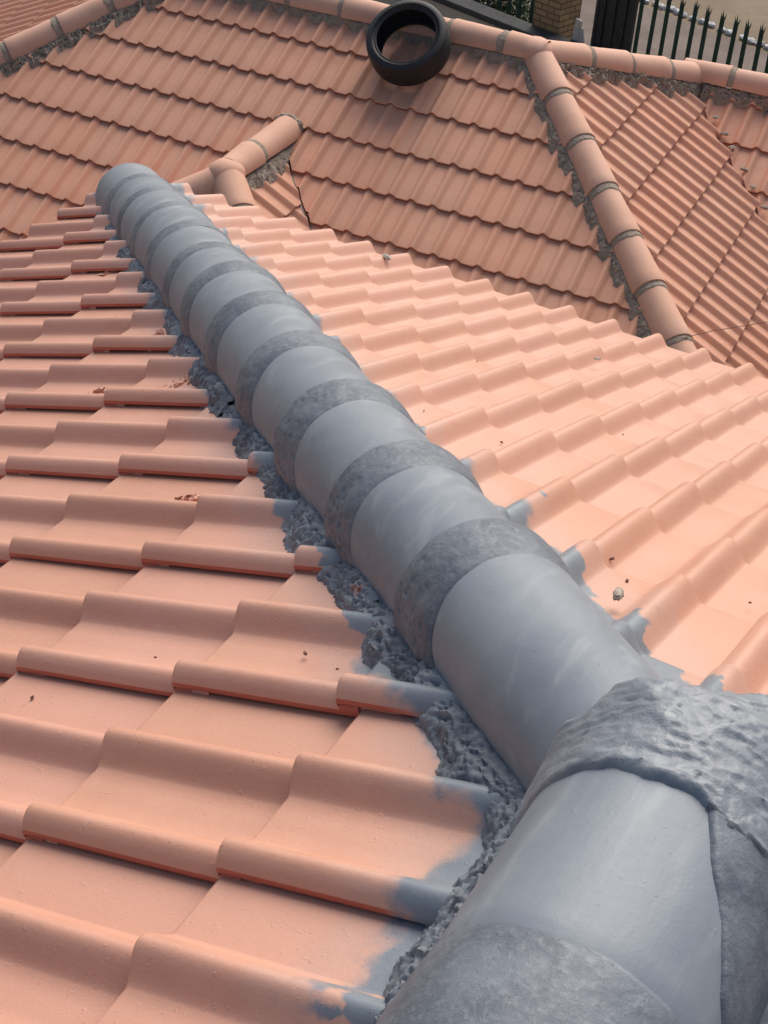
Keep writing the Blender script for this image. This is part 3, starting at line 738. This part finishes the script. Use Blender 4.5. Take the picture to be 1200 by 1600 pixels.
# mortar lumps stuck in the right valley
def lump(c, r, seed, mat, name, parent=None, flat=.6, sub=3):
    bm = bmesh.new(); bmesh.ops.create_icosphere(bm, subdivisions=sub, radius=1)
    V = np.array([v.co[:] for v in bm.verts]); Fc = [[v.index for v in f.verts] for f in bm.faces]; bm.free()
    V = V * (1 + (.05 if name == 'ridge_junction' else .45) * fbm(V + seed, 1.3, 3))[:, None]; V = V * (1 + (0 if name == 'ridge_junction' else .22) * fbm(V + seed * 2, 4.5, 2))[:, None]; V[:, 2] *= flat
    a = seed * 1.7; ca, sa = math.cos(a), math.sin(a); V = V @ np.array([[ca, sa, 0], [-sa, ca, 0], [0, 0, 1]])
    V = V * np.array(r) + np.array(c)
    return mesh_obj(name, V, Fc, mat, parent, 30)
for i, d in enumerate([.02, .13, .22, .36, .47, .60, .72]):
    p = toW(-2.62 + .12 + d * .98 + .03, -1.43 + 2.62 - .12 - d * .98, gF2_(-2.5 + d * .98, 0) + .045)
    PF(lump(tuple(p), (.028, .02, .02) if i % 2 else (.02, .03, .016), 300 + i, 'fmort', 'mortar_lump', far))

PF(lump(tuple(toW(UM, VE + .0, mz + .0)), (.120, .125, .095), 701, 'farcap', 'ridge_junction', far, 1.0))
PF(lump(tuple(toW(UP - .01, 0, .0)), (.115, .115, .085), 702, 'farcap', 'ridge_junction', far, 1.0))
PF(lump(tuple(toW(UM, VM + .13, mz + .03)), (.10, .05, .07), 703, 'fmort', 'mortar_end', far, 1.0))
for i, X_ in enumerate((.02, .055, .085, .12, .15, .19)):
    Y_ = X_ + .133 + rng.normal(0, .004)
    P_(lump((X_, Y_, -Y_ * TN + .012), (.016, .010, .008), 800 + i, 'chip', 'bare_mortar', near, .8))
# ================================================================== TYRE
def tyre():
    c = toW(-4.285, -.238, -.238 * t_ + .0)
    nrm = (TF[:3, :3] @ np.array([0, -math.sin(THF), math.cos(THF)]))
    root = empty('tyre', tuple(c), 'worn black car tyre lying flat on the far roof against the ridge', 'tyre')
    z = Vector(nrm); x = Vector((1, 0, 0)); x = (x - z * x.dot(z)).normalized(); y = z.cross(x)
    root.matrix_world = Matrix.Translation(c + z * .02) @ Matrix((x, y, z)).transposed().to_4x4() @ Matrix.Rotation(R(9), 4, 'X')
    Ro, Wd, Ri = .278, .20, .200
    def rev(pr, n=96, grooves=False):
        V = []; 
        for k in range(n):
            a = 2 * math.pi * k / n
            for r, h in pr: V.append((r * math.cos(a), r * math.sin(a), h))
        return V, [f for f in grid_faces(n, len(pr))] + [( (n - 1) * len(pr) + j, (n - 1) * len(pr) + j + 1, j + 1, j) for j in range(len(pr) - 1)]
    z0 = .03; z1 = z0 + Wd; zm = (z0 + z1) / 2
    # outer tread with four grooves
    tr = []
    def crown(h): return Ro - .012 * (abs(h - zm) / (Wd / 2)) ** 3
    hs = np.linspace(z0 + .016, z1 - .016, 90)
    for h in hs:
        g = any(abs(h - zm - q) < .003 for q in (-.045, .0, .045)); tr.append((crown(h) - (.002 if g else 0), h))
    o = mesh_obj('tread', *rev(tr), 'rubber', root, 30)
    def side(sg):
        zz = z1 if sg > 0 else z0; s = -1 if sg > 0 else 1
        pr = [(crown(zz + s * .016), zz + s * .016), (Ro - .010, zz + s * .007), (Ro - .02, zz + s * .001), (Ro - .034, zz - s * .004), (Ro - .042, zz - s * .005),
              (Ro - .0425, zz - s * .0065), (Ro - .047, zz - s * .0065), (Ro - .0475, zz - s * .004), (Ri + .022, zz + s * .006), (Ri + .013, zz + s * .012), (Ri + .012, zz + s * .009), (Ri + .005, zz + s * .009), (Ri, zz + s * .014), (Ri, zz + s * .024),
              (Ri + .012, zz + s * .028), (Ri + .04, zz + s * .022), (Ro - .02, zz + s * .03), (Ro - .012, zm)]
        return mesh_obj('sidewall', *rev(pr if sg > 0 else pr[::-1]), 'rubber', root, 40)
    side(1); side(-1)
    return root
tyre()

# ================================================================== FENCE, PILLAR, GATE, WALL
FO = Vector((-5.412, 17.821, 0)); FD = Vector((.956, -.295, 0)).normalized(); FAZ = math.atan2(FD.y, FD.x)
def fp(t, z=0, off=0): n = Vector((-FD.y, FD.x, 0)); p = FO + FD * t + n * off; return (p.x, p.y, z)
fence = empty('palisade_fence', fp(1.5, GZ), 'dark green steel palisade fence with split pointed pales behind the far roof', 'fence', rz=FAZ)
bpy.context.view_layer.update(); fI = fence.matrix_world.inverted()
def pale():
    # W-section pale with a split, splayed triple point; local x across, z up
    H = 1.78; w2 = .034
    sec = [(-w2, .0), (-w2 * .55, .012), (0, .004), (w2 * .55, .012), (w2, .0)]
    V = []; Fc = []
    for back in (0, 1):
        for zz in (0.0, H - .10):
            for x, y in sec: V.append((x, y - back * .004, zz))
    n = 5
    for i in range(4): Fc += [(i, i + 1, n + i + 1, n + i), (2 * n + i + 1, 2 * n + i, 3 * n + i, 3 * n + i + 1)]
    def spike(x0, x1, xt, yt, zt):
        o = len(V); V.extend([(x0, 0, H - .10), (x1, 0, H - .10), (x1, .012, H - .10), (x0, .012, H - .10), (xt, yt, zt)])
        Fc.extend([(o, o + 1, o + 4), (o + 1, o + 2, o + 4), (o + 2, o + 3, o + 4), (o + 3, o, o + 4)])
    spike(-w2, -w2 * .35, -w2 * 1.25, .012, H - .015); spike(-w2 * .4, w2 * .4, 0, -.01, H + .03); spike(w2 * .35, w2, w2 * 1.25, .012, H - .02)
    return V, Fc
base_p = mesh_obj('picket', *pale(), 'green', fence, 0)
ts = np.arange(-.90, 12.5, .2115)
for i, t in enumerate(ts):
    o = base_p if i == 0 else base_p.copy()
    if i: COL.objects.link(o)
    o.parent = fence; o.location = ((t - 1.5), 0, .02 + rng.normal(0, .006)); o.rotation_euler = (rng.normal(0, .006), rng.normal(0, .012), 0)
for zz in (.35, .90): mesh_obj('rail', *box((5.0, .035, zz), (11.6, .04, .05)), 'green', fence, 0)
for k in (0, 3, 6, 9): mesh_obj('post', *box((k - .3, .07, .85), (.07, .07, 1.7)), 'green', fence, 0)

pc = fp(-2.42, GZ, .10)
pil = empty('brick_pillar', pc, 'yellow brick gate pillar left of the dark gate', 'pillar', rz=FAZ + R(2))
def loc_box(name, c, s, mat, parent, bev=0, tilt=None): return mesh_obj(name, *box(c, s, 0, bev, tilt), mat, parent, 0 if not bev else 30)
loc_box('shaft', (0, 0, .85), (.47, .47, 1.7), 'brick', pil); loc_box('coping', (0, 0, 1.76), (.56, .56, .12), 'coping', pil, .01)
ga = empty('gate', fp(-1.30, GZ, .0), 'dark sheet steel gate leaf between the brick pillar and the green fence', 'gate', rz=FAZ)
loc_box('panel', (-.02, 0, .9), (.58, .03, 1.62), 'dark', ga)
loc_box('frame', (-.33, 0, .9), (.05, .05, 1.72), 'dark', ga); loc_box('frame', (.29, 0, .9), (.05, .05, 1.72), 'dark', ga)
for k in (-.2, -.02, .16): loc_box('stiffener', (k, -.028, .9), (.03, .025, 1.58), 'dark', ga)
for i, (t, ln, tl, off, lab) in enumerate([(-1.93, 1.05, 6, -.06, 'weathered white board leaning by the brick pillar'), (-1.72, .95, -16, -.05, 'weathered white board tilted against the dark gate')]):
    o = mesh_obj('board', *box((0, 0, 0), (.11, .025, ln), 0, .004), 'white', None, 0)
    o.location = fp(t, GZ + ln / 2, off); o.rotation_euler = (0, R(tl), FAZ); tag(o, lab, 'board')
gw = empty('boundary_wall', fp(-4.2, GZ, -.25), 'low boundary wall with a dark coping behind the far ridge', 'wall', rz=FAZ)
loc_box('wall_body', (0, 0, .33), (5.6, .2, .66), 'wall', gw); loc_box('coping', (0, 0, .71), (5.64, .34, .09), 'coping', gw, .01)
# fence left of the pillar with shrub behind
f2 = empty('palisade_fence', fp(-5.2, GZ, .05), 'short run of dark palisade fence left of the brick pillar', 'fence', rz=FAZ)
for i in range(14):
    o = base_p.copy(); COL.objects.link(o); o.parent = f2; o.location = (2.35 - i * .2115, 0, .02); o.rotation_euler = (0, rng.normal(0, .012), 0)
for zz in (.45, 1.15): mesh_obj('rail', *box((.9, .035, zz), (3.3, .04, .05)), 'green', f2, 0)
def shrub(c, rad, n, seed, label):
    rg = np.random.default_rng(seed); root = empty('shrub', c, label, 'shrub')
    V = []; Fc = []
    for i in range(n):
        d = rg.normal(size=3); d /= np.linalg.norm(d); p = d * np.array(rad) * rg.uniform(.35, 1) ** .6; p[2] = abs(p[2]) + .15
        a = rg.normal(size=3); a /= np.linalg.norm(a); b_ = np.cross(a, d + .01); b_ /= np.linalg.norm(b_); l = rg.uniform(.03, .06)
        o = len(V); V += [p - a * l, p + b_ * l * .35 + d * .004, p + a * l, p - b_ * l * .35]; Fc += [(o, o + 1, o + 2, o + 3)]
    mesh_obj('foliage', V, Fc, 'leaf', root, 0)
    parts = []
    for k in range(7):
        a = rg.uniform(0, 6.28); e = np.array([math.cos(a) * rad[0] * .6, math.sin(a) * rad[1] * .6, rad[2] * .9]); r0 = .014
        q = [np.array([0, 0, 0]), e * .4 + np.array([0, 0, .1]), e]; vs = []
        for j, pp in enumerate(q):
            rr = r0 * (1 - j * .4)
            for m in range(6): vs.append(pp + np.array([math.cos(m * 1.047) * rr, math.sin(m * 1.047) * rr, 0]))
        parts.append((vs, grid_faces(3, 6, True)))
    mesh_obj('stem', *join(parts), 'fascia', root, 0)
shrub(fp(-4.0, GZ, .75), (.75, .45, .95), 2600, 3, 'leafy green shrub growing behind the short fence run beside the brick pillar')
shrub(fp(-5.4, GZ, .85), (.7, .45, 1.0), 2200, 4, 'second leafy shrub further left behind the dark coping')
# whitewashed stones edging the path
rg = np.random.default_rng(8); a0 = np.array([-9.2, 23.33]); a1 = np.array([-3.4, 21.25]); Ls = np.linalg.norm(a1 - a0); dd = (a1 - a0) / Ls; s = 0; i = 0
while s < Ls:
    ln = rg.uniform(.10, .2); p = a0 + dd * (s + ln / 2) + rg.normal(0, .015, 2)
    o = lump((0, 0, 0), (ln * .5, .065, .06), 400 + i, 'stone', 'kerb_stone', None, .8, 2); o.location = (p[0], p[1], GZ + .03); o.rotation_euler = (0, 0, math.atan2(dd[1], dd[0]) + rg.normal(0, .2))
    tag(o, 'small whitewashed stone in the path edging beyond the green fence', 'stone', 'whitewashed stones edging the path'); s += ln + rg.uniform(.0, .06); i += 1

# ================================================================== LOOSE THINGS ON THE ROOFS
def flake(c, size, seed, label, mat, cat, name, group=None, tiltdir=None, thick=.3):
    o = lump((0, 0, 0), (size, size * .6, size * thick), seed, mat, name, None, .9, 3)
    o.location = c; o.rotation_euler = (0, 0, seed * .9); return tag(o, label, cat, group)
flake((-.178, .490, -.178), .013, 501, 'pale curled mortar flake on the front slope beside the grey collar of the near hip', 'chip', 'mortar chip', 'mortar_chip', thick=.5)
flake((-1.765, 2.735, -1.085), .020, 502, 'pale mortar chip lying on the front slope by the far end of the near hip', 'chip', 'mortar chip', 'mortar_chip')
flake((-.83, 2.2, -.872), .010, 503, 'light stone chip far out on the front slope, alone in a tile pan', 'chip', 'stone chip', 'stone_chip')
cr = [(-.632, 1.11, 1), (-.74, 1.376, 1), (-.70, .93, 1), (-.56, .90, 1), (-.40, .62, 1), (-.98, 1.75, 1), (-.52, 1.52, 1),
      (-.509, -.056, 0), (-.709, .12, 0), (-.837, .004, 0), (-1.0, .564, 0), (-1.083, .562, 0), (-1.28, 1.0, 0), (-.30, -.2, 0), (-1.75, 1.30, 0)]
for _ in range(16):
    if rng.random() < .55: q = rng.uniform(.5, 1.9); cr.append((-q + rng.uniform(.22, .8), q, 1))
    else: q = rng.uniform(.1, 1.6); cr.append((-q - rng.uniform(.22, .6), q, 0))
for i, (x, y, rt) in enumerate(cr):
    z = (-y if rt else x) * TN + .004
    flake((x, y, z), (.0022 + .0026 * rng.random() ** 2), 520 + i, 'tiny brown mortar crumb lying on the salmon tiles', 'crumb', 'crumb', 'crumb', 'mortar crumbs scattered on the salmon tiles', thick=.6)
def wire():
    pts = [toW(*p) for p in ((-.9, -.35, -1.36), (-1.505, -.849, -1.042), (-1.74, -1.391, -.908), (-1.80, -1.55, -.872), (-1.87, -1.69, -.85), (-1.95, -1.84, -.86), (-2.05, -1.95, -1.10))]
    P = [np.array(p) for p in pts]; V = []; n = 6
    for i, p in enumerate(P):
        d = P[min(i + 1, len(P) - 1)] - P[max(i - 1, 0)]; d /= np.linalg.norm(d); a = np.cross(d, [0, 0, 1]); a /= np.linalg.norm(a); b_ = np.cross(a, d)
        for m in range(n): V.append(p + (a * math.cos(m * 1.047) + b_ * math.sin(m * 1.047)) * .0022)
    return tag(mesh_obj('wire', V, grid_faces(len(P), n, True), 'wire', None, 60), 'thin dark wire strung across the hip of the far roof', 'wire')
wire()
